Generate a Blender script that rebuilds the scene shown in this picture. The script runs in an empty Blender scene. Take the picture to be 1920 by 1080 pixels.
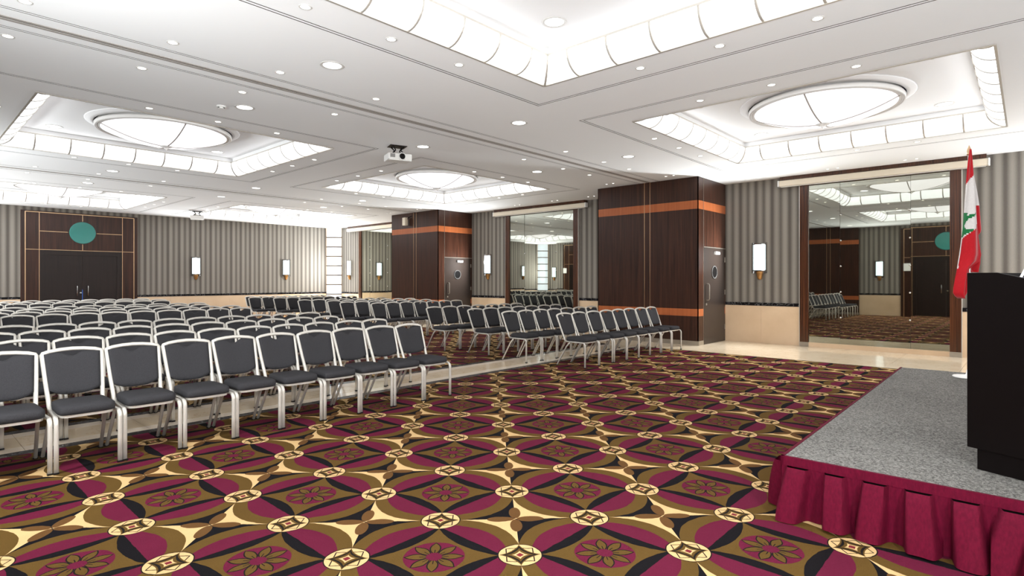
import bpy, math, random
from mathutils import Vector, Matrix
random.seed(7)
S = bpy.context.scene
COL = S.collection
PI = math.pi

# ------------------------------------------------------------------ camera, world, exposure
CAM_H = 1.5
F_PX, HORIZON = 1067.6, 525.0
YAW = math.atan(1175 / 1067.6)
cam_data = bpy.data.cameras.new('camera')
cam_data.sensor_width = 36.0
cam_data.lens = 36.0 * F_PX / 1920.0
cam_data.shift_y = -(540.0 - HORIZON) / 1920.0
cam_data.clip_start = 0.05
cam_data.clip_end = 200
cam = bpy.data.objects.new('camera', cam_data)
cam.location = (0, 0, CAM_H)
cam.rotation_euler = (PI / 2, 0, -YAW)
COL.objects.link(cam)
S.camera = cam

world = bpy.data.worlds.new('world')
world.use_nodes = True
world.node_tree.nodes['Background'].inputs[0].default_value = (1.0, 0.97, 0.93, 1)
world.node_tree.nodes['Background'].inputs[1].default_value = 0.05
S.world = world

S.view_settings.view_transform = 'Standard'
S.view_settings.look = 'None'
S.view_settings.exposure = 0.52
S.view_settings.gamma = 1.0
S.view_settings.use_curve_mapping = False

# glow of the visible glass, and the light each lamp sends into the room (radiance of its own area light)
L_COVE, L_DOME, L_COLUMN, L_SCONCE, L_DOWN, L_SPOT = 1.35, 1.15, 1.15, 1.7, 3.0, 3.0
P_COVE, P_DOME, P_COLUMN, P_SCONCE = 1.6, 3.6, 10.0, 290.0
def lamp(name, parent, loc, direction, sx, sy, radiance, rgb=(1.0, 1.0, 1.0), shape='RECTANGLE'):
    d = bpy.data.lights.new(name, 'AREA'); d.shape = shape; d.size = sx
    if shape == 'RECTANGLE': d.size_y = sy
    area = sx * sy if shape == 'RECTANGLE' else PI * sx * sx / 4
    d.energy = PI * area * radiance; d.color = rgb
    o = bpy.data.objects.new(name, d); COL.objects.link(o); o.parent = parent
    o.location = loc; o.rotation_euler = Vector(direction).to_track_quat('-Z', 'Y').to_euler()
    o.visible_glossy = False          # the glass itself already shows in reflections
    return o

# ------------------------------------------------------------------ measures (x along back wall, y along side walls)
XL, XR = -1.10, 14.04
YF, YB = -1.15, 23.77
CZ = 3.87
CO_X = (3.35, 9.57)
CO_Y = (2.32, 11.32, 20.34)
CO_H = 2.065
GR_H = 2.63
TRACKS = (6.85, 15.91)

# ------------------------------------------------------------------ material helpers
def lin(c):
    out = []
    for v in c[:3]:
        v = v / 255.0
        out.append(v / 12.92 if v <= 0.04045 else ((v + 0.055) / 1.055) ** 2.4)
    return (out[0], out[1], out[2], 1.0)

class NT:
    """small expression helper around a node tree"""
    def __init__(self, name):
        self.m = bpy.data.materials.new(name)
        self.m.use_nodes = True
        self.t = self.m.node_tree
        self.b = self.t.nodes['Principled BSDF']
    def n(self, typ):
        return self.t.nodes.new(typ)
    def link(self, a, b):
        self.t.links.new(a, b)
    def put(self, sock, v):
        if isinstance(v, X): self.link(v.s, sock)
        elif hasattr(v, 'is_output'): self.link(v, sock)
        else: sock.default_value = v
    def math(self, op, *a):
        nd = self.n('ShaderNodeMath'); nd.operation = op
        for i, v in enumerate(a): self.put(nd.inputs[i], v)
        return X(self, nd.outputs[0])
    def mix(self, f, a, b):
        nd = self.n('ShaderNodeMix'); nd.data_type = 'RGBA'
        self.put(nd.inputs[0], f); self.put(nd.inputs[6], a); self.put(nd.inputs[7], b)
        return nd.outputs[2]
    def pos(self, world=True):
        if world: src = self.n('ShaderNodeNewGeometry').outputs['Position']
        else: src = self.n('ShaderNodeTexCoord').outputs['Object']
        sp = self.n('ShaderNodeSeparateXYZ'); self.link(src, sp.inputs[0])
        return X(self, sp.outputs[0]), X(self, sp.outputs[1]), X(self, sp.outputs[2]), src
    def noise(self, vec, scale, detail=2.0, rough=0.5, stretch=None):
        if stretch:
            mp = self.n('ShaderNodeMapping'); mp.inputs['Scale'].default_value = stretch
            self.link(vec, mp.inputs[0]); vec = mp.outputs[0]
        nd = self.n('ShaderNodeTexNoise'); self.link(vec, nd.inputs['Vector'])
        nd.inputs['Scale'].default_value = scale; nd.inputs['Detail'].default_value = detail
        nd.inputs['Roughness'].default_value = rough
        return X(self, nd.outputs[0])
    def bump(self, h, strength, dist=0.01):
        nd = self.n('ShaderNodeBump'); nd.inputs['Strength'].default_value = strength
        nd.inputs['Distance'].default_value = dist
        self.put(nd.inputs['Height'], h); self.link(nd.outputs[0], self.b.inputs['Normal'])
    def set(self, color=None, rough=None, metal=None, spec=None, coat=None, sheen=None):
        if color is not None: self.put(self.b.inputs['Base Color'], color)
        if rough is not None: self.put(self.b.inputs['Roughness'], rough)
        if metal is not None: self.put(self.b.inputs['Metallic'], metal)
        if spec is not None: self.put(self.b.inputs['Specular IOR Level'], spec)
        if coat is not None: self.put(self.b.inputs['Coat Weight'], coat)
        return self

class X:
    def __init__(self, nt, s): self.nt, self.s = nt, s
    def __add__(self, o): return self.nt.math('ADD', self, o)
    def __radd__(self, o): return self.nt.math('ADD', self, o)
    def __sub__(self, o): return self.nt.math('SUBTRACT', self, o)
    def __rsub__(self, o): return self.nt.math('SUBTRACT', o, self)
    def __mul__(self, o): return self.nt.math('MULTIPLY', self, o)
    def __rmul__(self, o): return self.nt.math('MULTIPLY', self, o)
    def __truediv__(self, o): return self.nt.math('DIVIDE', self, o)
    def __lt__(self, o): return self.nt.math('LESS_THAN', self, o)
    def __gt__(self, o): return self.nt.math('GREATER_THAN', self, o)
    def abs(self): return self.nt.math('ABSOLUTE', self)
    def floor(self): return self.nt.math('FLOOR', self)
    def sqrt(self): return self.nt.math('SQRT', self)
    def pow(self, e): return self.nt.math('POWER', self, e)
    def sin(self): return self.nt.math('SINE', self)
    def cos(self): return self.nt.math('COSINE', self)
    def min(self, o): return self.nt.math('MINIMUM', self, o)
    def max(self, o): return self.nt.math('MAXIMUM', self, o)
    def clamp01(self): return self.max(0.0).min(1.0)

def mat_plain(name, rgb, rough=0.5, metal=0.0, vary=0.05, scale=6.0, coat=0.0, spec=0.5):
    k = NT(name); x, y, z, p = k.pos(False)
    n = k.noise(p, scale, 3.0)
    c = lin(rgb)
    d = tuple(v * (1 - vary) for v in c[:3]) + (1,)
    u = tuple(min(1, v * (1 + vary)) for v in c[:3]) + (1,)
    k.set(k.mix(n, d, u), rough, metal, spec, coat)
    return k.m

def mat_glow(name, rgb, strength, vary=0.0):
    k = NT(name); x, y, z, p = k.pos(True)
    c = lin(rgb)
    k.set(tuple(v * 0.35 for v in c[:3]) + (1,), 0.35)
    k.b.inputs['Emission Color'].default_value = c
    if vary:
        n = k.noise(p, 2.5, 1.0)
        k.put(k.b.inputs['Emission Strength'], (n - 0.5) * (vary * strength * 2) + strength)
    else:
        k.b.inputs['Emission Strength'].default_value = strength
    return k.m

def mat_wood(name, dark, light, rough=0.34, stretch=(26, 26, 0.7), coat=0.0):
    k = NT(name); x, y, z, p = k.pos(True)
    n = k.noise(p, 1.0, 5.0, 0.62, stretch)
    n2 = k.noise(p, 1.0, 3.0, 0.6, (90, 90, 1.6))
    f = ((n - 0.5) * 2.1 + (n2 - 0.5) * 0.9 + 0.42).clamp01()
    k.set(k.mix(f, lin(dark), lin(light)), rough, 0.0, 0.5, coat)
    k.b.inputs['Coat Roughness'].default_value = 0.12
    return k.m

def mat_stripes(name, axis):
    k = NT(name); x, y, z, p = k.pos(True)
    a = x if axis == 'x' else y
    w = k.noise(p, 1.0, 1.0, 0.5, (0.9, 0.9, 0.0))
    ph = (a + (w - 0.5) * 0.10) * (2 * PI / 0.188)
    s = (ph.sin() * 0.5 + 0.5).pow(0.8)
    s2 = (ph * 0.5).sin() * 0.13
    fine = k.noise(p, 1.0, 2.0, 0.6, (260, 260, 30))
    f = (s + s2 + (fine - 0.5) * 0.35).clamp01()
    k.set(k.mix(f, lin((88, 82, 76)), lin((138, 132, 123))), 0.62, 0.0, 0.3)
    return k.m

def mat_marble(name, a, b, rough, scale=1.3, vein=None, spec=0.5):
    k = NT(name); x, y, z, p = k.pos(True)
    n = k.noise(p, scale, 6.0, 0.6)
    f = ((n - 0.5) * 2.2 + 0.5).clamp01()
    c = k.mix(f, lin(a), lin(b))
    if vein:
        v = k.noise(p, scale * 2.3, 5.0, 0.65)
        m = ((v - 0.5).abs() < 0.007)
        c = k.mix(m * 0.8, c, lin(vein))
    k.set(c, rough, 0.0, spec)
    return k.m

def mat_carpet():
    k = NT('patterned_carpet'); x, y, z, p = k.pos(True)
    CELL = 0.6588
    wob = k.noise(p, 14.0, 2.0) - 0.5
    u = (x - 2.324 + wob * 0.012) / CELL
    v = (y - 2.7115 + wob * 0.012) / CELL
    fu, fv = u.floor(), v.floor()
    am, bm = u - fu - 0.5, v - fv - 0.5
    par = k.math('MODULO', (fu + fv).abs(), 2.0) > 0.5         # 0 flower cell, 1 pinwheel cell
    d, d2 = 0.5 - bm.abs(), 0.5 - am.abs()
    qa, qb = am * am, bm * bm
    BLACK, GOLD, PURP, CREAM = lin((22, 20, 22)), lin((92, 69, 33)), lin((96, 27, 50)), lin((208, 173, 122))
    BROWN, LINE, RED = lin((98, 68, 38)), lin((32, 27, 24)), lin((116, 40, 48))
    # flower cell (d positive inwards)
    r = (am * am + bm * bm).sqrt()
    th = k.math('ARCTAN2', bm, am) / (PI / 4)
    ph8 = (th - k.math('ROUND', th)) * (PI / 4)
    alo, lat = r * ph8.cos(), (r * ph8.sin()).abs()
    w8 = 1.0 - ((alo - 0.142) / 0.098).pow(2.0)
    pedge = w8 * 0.041 - lat
    cf = k.mix(r < 0.252, GOLD, PURP)
    cf = k.mix(pedge > -0.008, cf, LINE)
    cf = k.mix(pedge > 0.004, cf, GOLD)
    cf = k.mix((lat < 0.004) * (alo < 0.12), cf, LINE)
    cf = k.mix(r < 0.066, cf, PURP)
    blk = (d < (0.212 - qa * 0.60)).max(d2 < (0.212 - qb * 0.60))
    cf = k.mix(blk, cf, BLACK)
    cf = k.mix((d < 0.100).max(d2 < 0.100), cf, PURP)
    # pinwheel cell
    cp = k.mix(bm.abs() > am.abs(), CREAM, BLACK)
    c1, c2 = (am + bm) * 0.70711, (am - bm) * 0.70711
    def ell(s, t):
        A = (s.abs() - 0.142) / 0.128
        B = t / 0.056
        return (A * A + B * B) < 1.0
    pet = ell(c1, c2).max(ell(c2, c1))
    cp = k.mix(pet, cp, BROWN)
    cp = k.mix((d < (0.262 - qa * 0.96)).max(d2 < (0.262 - qb * 0.96)), cp, GOLD)
    cp = k.mix((d < (0.118 - qa * 0.95)).max(d2 < (0.118 - qb * 0.95)), cp, PURP)
    c = k.mix(par, cf, cp)
    # medallion on every node
    rn = (d * d + d2 * d2).sqrt()
    m1, m2 = (d + d2) * 0.70711, (d - d2).abs() * 0.70711
    ast = m1.pow(0.70) + m2.pow(0.70)
    def A(tip): return ast < tip ** 0.70
    cm = k.mix((m1 - 0.112).abs() < 0.005, CREAM, LINE)
    cm = k.mix(A(0.182), cm, GOLD)
    cm = k.mix(A(0.158), cm, LINE)
    cm = k.mix(A(0.120), cm, GOLD)
    cm = k.mix(A(0.072), cm, CREAM)
    cm = k.mix((m1 + m2) < 0.034, cm, RED)
    cm = k.mix(rn > 0.177, cm, LINE)
    c = k.mix(rn < 0.187, c, cm)
    pile = k.noise(p, 190.0, 2.0, 0.7)
    soft = k.noise(p, 5.0, 3.0)
    g = ((pile - 0.5) * 0.7 + (soft - 0.5) * 0.35 + 0.5).clamp01()
    c = k.mix(0.25, c, k.mix(g, (0, 0, 0, 1), c))
    hs = k.n('ShaderNodeMix'); hs.data_type = 'RGBA'; hs.blend_type = 'MULTIPLY'
    hs.inputs[0].default_value = 0.35
    k.put(hs.inputs[6], c)
    k.put(hs.inputs[7], k.mix(g, (0.35, 0.35, 0.35, 1), (1, 1, 1, 1)))
    k.set(hs.outputs[2], 0.95, 0.0, 0.1)
    k.bump(pile, 0.35, 0.004)
    return k.m

def mat_speckle(name, a, b):
    k = NT(name); x, y, z, p = k.pos(True)
    n = k.noise(p, 75.0, 3.0, 0.8); n2 = k.noise(p, 1.6, 2.0)
    f = ((n - 0.5) * 3.4 + (n2 - 0.5) * 0.35 + 0.45).clamp01()
    k.set(k.mix(f, lin(a), lin(b)), 0.9, 0.0, 0.2)
    k.bump(n, 0.3, 0.004)
    return k.m

def mat_fabric(name, a, b, st=(420, 420, 60), rough=0.85, sheen=0.15):
    k = NT(name); x, y, z, p = k.pos(False)
    n = k.noise(p, 1.0, 3.0, 0.6, st)
    f = ((n - 0.5) * 2.0 + 0.5).clamp01()
    k.set(k.mix(f, lin(a), lin(b)), rough, 0.0, 0.25)
    k.b.inputs['Sheen Weight'].default_value = sheen
    k.bump(n, 0.2, 0.002)
    return k.m

M = dict(
    ceiling=mat_plain('white_ceiling_paint', (247, 247, 247), 0.55, vary=0.01, scale=1.0),
    coffer=mat_plain('white_coffer_paint', (246, 246, 246), 0.5, vary=0.01, scale=1.0),
    cove=mat_glow('lit_opal_cove_glass', (248, 251, 255), L_COVE, 0.06),
    dome=mat_glow('lit_opal_dome_glass', (252, 250, 255), L_DOME, 0.05),
    column=mat_glow('lit_opal_column_glass', (232, 243, 255), L_COLUMN),
    sconce=mat_glow('lit_sconce_glass', (228, 248, 255), L_SCONCE),
    down=mat_glow('lit_downlight_lens', (255, 255, 252), L_DOWN),
    spot=mat_glow('lit_spot_lens', (255, 250, 240), L_SPOT),
    stripe_x=mat_stripes('striped_wallpaper_back', 'x'),
    stripe_y=mat_stripes('striped_wallpaper_side', 'y'),
    wain=mat_marble('beige_marble_wainscot', (196, 168, 137), (214, 188, 158), 0.3, 1.1),
    floor=mat_marble('cream_marble_floor', (210, 190, 160), (226, 208, 182), 0.12, 0.9, (202, 178, 146)),
    floor_light=mat_marble('pale_marble_band', (224, 208, 186), (236, 222, 204), 0.12, 1.2),
    black=mat_marble('black_marble', (16, 14, 16), (28, 26, 28), 0.25, 3.0, (150, 148, 150), 0.2),
    carpet=mat_carpet(),
    wood=mat_wood('dark_wenge_veneer', (29, 16, 11), (72, 42, 30)),
    wood_post=mat_wood('ebony_veneer_post', (28, 16, 11), (98, 56, 32), 0.25, (60, 60, 0.5)),
    door=mat_plain('dark_brown_door_paint', (46, 38, 34), 0.35, vary=0.12, scale=2.0),
    leaf=mat_wood('black_brown_door_veneer', (24, 17, 15), (40, 29, 26), 0.35),
    copper=mat_wood('copper_toned_veneer', (146, 78, 42), (170, 96, 56), 0.35),
    gold=mat_plain('brushed_gold_strip', (226, 190, 150), 0.3, 0.9, 0.08),
    bronze=mat_plain('bronze_bracket', (196, 148, 92), 0.35, 0.8, 0.1),
    alu=mat_plain('champagne_aluminium', (214, 209, 200), 0.34, 0.55, 0.05, 20),
    chrome=mat_plain('chrome', (220, 220, 218), 0.12, 1.0, 0.02),
    steel=mat_plain('brushed_steel', (176, 168, 156), 0.35, 0.7, 0.08, 12),
    groove=mat_plain('grey_track_metal', (172, 166, 160), 0.5, 0.1, 0.05),
    rimpaint=mat_plain('satin_silver_rim', (226, 224, 220), 0.35, 0.2, 0.03),
    railbronze=mat_plain('dark_bronze_rail', (96, 78, 52), 0.45, 0.4, 0.05),
    portrim=mat_plain('dull_porthole_rim', (88, 86, 84), 0.5, 0.2, 0.05),
    gapshade=mat_plain('painted_gap_shade', (92, 86, 80), 0.6, 0.0, 0.05),  # grey stands in for the shade inside the ceiling grooves
    darkmetal=mat_plain('black_metal', (30, 28, 28), 0.4, 0.5, 0.1),
    fabric=mat_fabric('charcoal_upholstery', (35, 34, 36), (60, 59, 61), sheen=0.0),
    housing=mat_plain('cream_screen_housing', (222, 210, 190), 0.4, 0.0, 0.03),
    white=mat_plain('white_plastic', (232, 230, 226), 0.4, 0.0, 0.02),
    grey=mat_plain('grey_plastic', (140, 138, 136), 0.5, 0.0, 0.05),
    teal=mat_plain('teal_glass_disc', (62, 128, 120), 0.1, 0.0, 0.04),
    blue=mat_plain('blue_gap_light_paint', (60, 120, 220), 0.5, 0.0, 0.04),  # blue light behind the door gap, put into the colour
    lectern=mat_plain('black_brown_lectern_wood', (9, 6, 6), 0.45, 0.0, 0.15, 8, spec=0.15),
    deck=mat_speckle('grey_speckled_stage_carpet', (56, 55, 52), (140, 137, 132)),
    skirt=mat_fabric('burgundy_stage_cloth', (68, 5, 25), (88, 9, 34), (90, 90, 30), 0.8, 0.0),
    red=mat_fabric('red_flag_cloth', (168, 10, 24), (184, 16, 30), (60, 60, 60), 0.55, 0.2),
    flagwhite=mat_fabric('white_flag_cloth', (206, 200, 197), (218, 212, 209), (60, 60, 60), 0.55, 0.2),
    green=mat_fabric('green_flag_cloth', (14, 100, 52), (20, 116, 62), (60, 60, 60), 0.55, 0.2),
    paper=mat_plain('white_paper', (238, 236, 230), 0.7, 0.0, 0.02),
    screen=mat_plain('dark_screen_glass', (36, 24, 44), 0.1, 0.0, 0.1),
)
def mat_mirror():
    k = NT('tinted_mirror'); x, y, z, p = k.pos(True)
    n = k.noise(p, 0.6, 1.0)
    k.set(k.mix(n, (0.43, 0.44, 0.385, 1), (0.47, 0.48, 0.42, 1)), 0.015, 1.0)
    return k.m
M['mirror'] = mat_mirror()

# ------------------------------------------------------------------ mesh helpers
class MB:
    def __init__(self): self.v = []; self.f = []; self.mi = []
    def quad(self, *pts, mi=0):
        i = len(self.v); self.v += [tuple(p) for p in pts]; self.f.append(tuple(range(i, i + len(pts)))); self.mi.append(mi); return self
    def box(self, x0, x1, y0, y1, z0, z1, mi=0):
        i = len(self.v)
        self.v += [(x0, y0, z0), (x1, y0, z0), (x1, y1, z0), (x0, y1, z0), (x0, y0, z1), (x1, y0, z1), (x1, y1, z1), (x0, y1, z1)]
        for q in ((3, 2, 1, 0), (4, 5, 6, 7), (0, 1, 5, 4), (1, 2, 6, 5), (2, 3, 7, 6), (3, 0, 4, 7)):
            self.f.append(tuple(i + a for a in q)); self.mi.append(mi)
        return self
    def loops(self, rings, close=True, cap0=True, cap1=True, mi=0):
        n = len(rings[0]); i = len(self.v)
        for r in rings: self.v += [tuple(p) for p in r]
        for a in range(len(rings) - 1):
            for b in range(n if close else n - 1):
                c = (b + 1) % n
                self.f.append((i + a * n + b, i + a * n + c, i + (a + 1) * n + c, i + (a + 1) * n + b)); self.mi.append(mi)
        if close and cap0: self.f.append(tuple(i + b for b in reversed(range(n)))); self.mi.append(mi)
        if close and cap1: self.f.append(tuple(i + (len(rings) - 1) * n + b for b in range(n))); self.mi.append(mi)
        return self
    def sweep(self, path, axis, wa, wb, n=8, mi=0, closed=False):
        P = [Vector(p) for p in path]; rings = []
        for j, p in enumerate(P):
            if closed: t = P[(j + 1) % len(P)] - P[j - 1]
            else: t = P[min(j + 1, len(P) - 1)] - P[max(j - 1, 0)]
            t.normalize()
            ax = axis(p) if callable(axis) else Vector(axis)
            A = (ax - t * ax.dot(t)).normalized(); B = t.cross(A)
            r = []
            for q in range(n):
                th = 2 * PI * (q + 0.5) / n
                ca, sb = math.cos(th), math.sin(th)
                e = 0.62
                r.append(p + A * (wa / 2 * math.copysign(abs(ca) ** e, ca)) + B * (wb / 2 * math.copysign(abs(sb) ** e, sb)))
            rings.append(r)
        if closed: rings.append(rings[0]); return self.loops(rings, True, False, False, mi)
        return self.loops(rings, True, True, True, mi)
    def lathe(self, prof, c=(0, 0, 0), n=24, mi=0, a0=0.0, a1=2 * PI):
        full = abs(a1 - a0 - 2 * PI) < 1e-6
        m = n if full else n + 1
        rings = []
        for r, z in prof:
            rings.append([(c[0] + r * math.cos(a0 + (a1 - a0) * q / n), c[1] + r * math.sin(a0 + (a1 - a0) * q / n), c[2] + z) for q in range(m)])
        return self.loops(rings, full, full and prof[0][0] > 1e-5, full and prof[-1][0] > 1e-5, mi)
    def flat(self, z0=0.0):
        self.v = [(p[0], p[1], max(z0, p[2])) for p in self.v]; return self
    def mesh(self, name, mats, smooth=False):
        me = bpy.data.meshes.new(name)
        me.from_pydata(self.v, [], self.f)
        if not isinstance(mats, (list, tuple)): mats = [mats]
        for m in mats: me.materials.append(m)
        if len(mats) > 1: me.polygons.foreach_set('material_index', self.mi)
        if smooth: me.polygons.foreach_set('use_smooth', [True] * len(self.f))
        me.update()
        return me
    def build(self, name, mats, parent=None, smooth=False, bevel=0.0, loc=None, rotz=None):
        o = put(name, self.mesh(name, mats, smooth), parent, loc, rotz)
        if bevel:
            b = o.modifiers.new('bevel', 'BEVEL'); b.width = bevel; b.segments = 2; b.limit_method = 'ANGLE'
        if smooth:
            try:
                e = o.modifiers.new('split', 'EDGE_SPLIT'); e.split_angle = math.radians(50)
            except Exception: pass
        return o

def put(name, data, parent=None, loc=None, rotz=None):
    o = bpy.data.objects.new(name, data)
    COL.objects.link(o)
    if parent: o.parent = parent
    if loc: o.location = loc
    if rotz is not None: o.rotation_euler = (0, 0, rotz)
    return o

def thing(name, label, cat, loc=(0, 0, 0), rotz=0.0, group=None):
    o = put(name, None, None, loc, rotz); o.empty_display_size = 0.1
    o['label'] = label; o['category'] = cat
    if group: o['group'] = group
    return o
def tag(o, label, cat, group=None):
    o['label'] = label; o['category'] = cat
    if group: o['group'] = group
    return o
def struct(o, label=None):
    o['kind'] = 'structure'
    if label: o['label'] = label
    return o
def bx(*a): return MB().box(*a)
ORD = ['first', 'second', 'third', 'fourth', 'fifth', 'sixth', 'seventh', 'eighth', 'ninth', 'tenth', 'eleventh', 'twelfth', 'thirteenth', 'fourteenth']

# ------------------------------------------------------------------ floor: marble tiles, black borders, carpets
STRIPS = ((6.39, 7.47), (15.42, 16.50))
EDGE_X = 11.43
fl = struct(bx(XL - 0.2, XR + 0.2, YF - 0.2, YB + 0.2, -0.12, -0.012).build('floor', M['floor']), 'cream marble floor around the patterned carpets')
def tile_run(x0, x1, y0, y1, nx, ny):
    me = None
    dx, dy = (x1 - x0) / nx, (y1 - y0) / ny
    g = 0.0015
    me = bx(-dx / 2 + g, dx / 2 - g, -dy / 2 + g, dy / 2 - g, -0.012, 0.0).mesh('tile', M['floor'])
    for i in range(nx):
        for j in range(ny):
            put('tile', me, fl, (x0 + dx * (i + 0.5), y0 + dy * (j + 0.5), 0))
BW, LB = 0.15, 0.17
for y0, y1 in STRIPS:
    tile_run(XL, EDGE_X, y0 + BW + LB, y1 - BW - LB, 13, 1)
    for a in (y0 + BW, y1 - BW - LB):
        for q in range(13):
            w_ = (EDGE_X - XL) / 13
            bx(XL + w_ * q + 0.0015, XL + w_ * (q + 1) - 0.0015, a + 0.0015, a + LB - 0.0015, -0.012, 0.0).build('border_tile', M['floor_light'], fl)
    bx(XL, EDGE_X, y0, y0 + BW, -0.012, 0.0).build('border_strip', M['black'], fl)
    bx(XL, EDGE_X, y1 - BW, y1, -0.012, 0.0).build('border_strip', M['black'], fl)
tile_run(EDGE_X + 0.07, XR, YF, YB, 3, 25)
for y0, y1 in ((YF, STRIPS[0][0]), (STRIPS[0][1], STRIPS[1][0]), (STRIPS[1][1], YB)):
    bx(EDGE_X, EDGE_X + 0.07, y0, y1, -0.012, 0.0).build('border_strip', M['black'], fl)
for y0, y1 in STRIPS:
    bx(EDGE_X, EDGE_X + 0.07, y0, y1, -0.012, 0.0).build('border_strip', M['floor'], fl)
for nm, y0, y1 in (('nearest the stage, in front of the first marble strip', YF, STRIPS[0][0]),
                   ('under the middle chair rows between the two marble strips', STRIPS[0][1], STRIPS[1][0]),
                   ('under the far chair rows before the back wall', STRIPS[1][1], YB)):
    tag(bx(XL, EDGE_X, y0, y1, -0.012, 0.004).build('carpet', M['carpet']), 'burgundy and gold medallion carpet ' + nm, 'carpet', 'patterned carpets')

# ------------------------------------------------------------------ walls
wr = struct(bx(XR, XR + 0.2, YF - 0.2, YB + 0.2, 0.0, CZ + 0.5).build('wall_right', M['stripe_y']), 'grey striped wallpaper on the mirrored right wall')
wl = struct(bx(XL - 0.2, XL, YF - 0.2, YB + 0.2, 0.0, CZ + 0.5).build('wall_left', M['stripe_y']))
wb = struct(bx(XL, XR, YB, YB + 0.2, 0.0, CZ + 0.5).build('wall_back', M['stripe_x']), 'grey striped wallpaper on the far wall with the double door')
wf = struct(bx(XL, XR, YF - 0.2, YF, 0.0, CZ + 0.5).build('wall_front', M['ceiling']))

def dado(parent, along, fixed, sgn, a0, a1, step=1.05):
    """beige slabs and black dado rail on a wall between a0 and a1"""
    n = max(1, round((a1 - a0) / step)); w = (a1 - a0) / n
    for i in range(n):
        s0, s1 = a0 + w * i + 0.001, a0 + w * (i + 1) - 0.001
        def b(z0, z1, t):
            lo, hi = sorted((fixed, fixed + sgn * t))
            return bx(lo, hi, s0, s1, z0, z1) if along == 'y' else bx(s0, s1, lo, hi, z0, z1)
        b(0.0, 0.885, 0.018).build('wainscot_slab', M['wain'], parent)
        b(0.887, 0.962, 0.024).build('dado_rail', M['black'], parent)

# right wall bays: mirrors, closets
MIRS = ((0.97, 3.863), (10.02, 13.0), (18.85, 21.79))
CLOSETS = ((5.59, 8.31), (14.68, 17.28))
CLD = 12.47
COLR = 0.5
segs = [(YF, 0.97), (3.863, 5.59), (8.31, 10.02), (13.0, 14.68), (17.28, 18.85), (21.79, YB - COLR)]
for a0, a1 in segs: dado(wr, 'y', XR, -1, a0, a1)

def wall_mirror(y0, y1, which):
    t = thing('wall_mirror', 'tall three-pane mirror framed in dark wood posts ' + which, 'mirror', (XR, (y0 + y1) / 2, 0), 0, 'mirrors on the right wall')
    c = (y0 + y1) / 2
    hw = (y1 - y0) / 2
    for s in (-1, 1):
        a, b = sorted((s * hw, s * (hw - 0.18)))
        bx(-0.07, 0.0, a, b, 0.1, CZ).build('post', M['wood_post'], t)
        bx(-0.078, 0.0, a - 0.002, b + 0.002, 0.0, 0.1).build('plinth', M['steel'], t)
        ga, gb = sorted((s * hw, s * (hw + 0.012)))
        bx(-0.07, 0.0, ga, gb, 0.0, CZ).build('edge_strip', M['alu'], t)
    bx(-0.06, 0.0, -hw + 0.18, hw - 0.18, 3.64, CZ).build('header', M['wood_post'], t)
    bx(-0.05, 0.0, -hw + 0.18, hw - 0.18, 0.0, 0.1).build('sill', M['wain'], t)
    e0, e1 = -hw + 0.18, hw - 0.18
    cuts = [e0, e0 + 0.25 * (e1 - e0), e0 + 0.753 * (e1 - e0), e1]
    for i in range(3):
        p0, p1 = cuts[i] + 0.002, cuts[i + 1] - 0.002
        pane = bx(-0.006, 0.006, -(p1 - p0) / 2, (p1 - p0) / 2, 0.1, 3.64).build('pane', M['mirror'], t)
        pane.location = (-0.03, (p0 + p1) / 2, 0)
        pane.rotation_euler = (0, (0.0, 0.0015, -0.001)[i], (0.002, 0.0, -0.003)[i])
    stud = MB().lathe([(0.0, 0.0), (0.02, 0.0), (0.02, 0.008), (0.012, 0.014), (0.0, 0.015)], n=12)
    stud.v = [(-z, x, y) for x, y, z in stud.v]
    sm = stud.mesh('stud', M['chrome'], True)
    for i in (1, 2):
        for z in (0.68, 1.24, 1.8, 2.36, 2.92):
            put('stud', sm, t, (-0.035, cuts[i] + (0.012 if i == 1 else -0.012), z))
    return t
wall_mirror(*MIRS[0], 'behind the flag')
wall_mirror(*MIRS[1], 'between the two wooden closets')
wall_mirror(*MIRS[2], 'nearest the lit corner column')

def screen_box(y0, y1, which):
    t = thing('projection_screen', 'long cream roller screen housing mounted above the mirror ' + which, 'screen', (XR - 0.11, (y0 + y1) / 2, 3.655), 0, 'roller screens on the right wall')
    h = (y1 - y0) / 2
    bx(-0.06, 0.06, -h + 0.03, h - 0.03, 0.0, 0.13).build('housing', M['housing'], t, bevel=0.012)
    for s in (-1, 1):
        a, b = sorted((s * h, s * (h - 0.03)))
        bx(-0.064, 0.064, a, b, -0.004, 0.134).build('end_cap', M['white'], t, bevel=0.008)
        bx(-0.02, 0.11, s * (h - 0.3) - 0.03, s * (h - 0.3) + 0.03, 0.134, 0.165).build('bracket', M['darkmetal'], t)
    bx(-0.03, 0.03, -h + 0.06, h - 0.06, -0.02, 0.002).build('bottom_bar', M['alu'], t)
    bx(-0.05, 0.105, -h + 0.05, h - 0.05, 0.137, 0.213).build('valance', M['wood_post'], t)
screen_box(0.545, 4.312, 'behind the flag')
screen_box(9.677, 13.496, 'between the two closets')
screen_box(18.45, 22.60, 'near the back corner')

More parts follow.
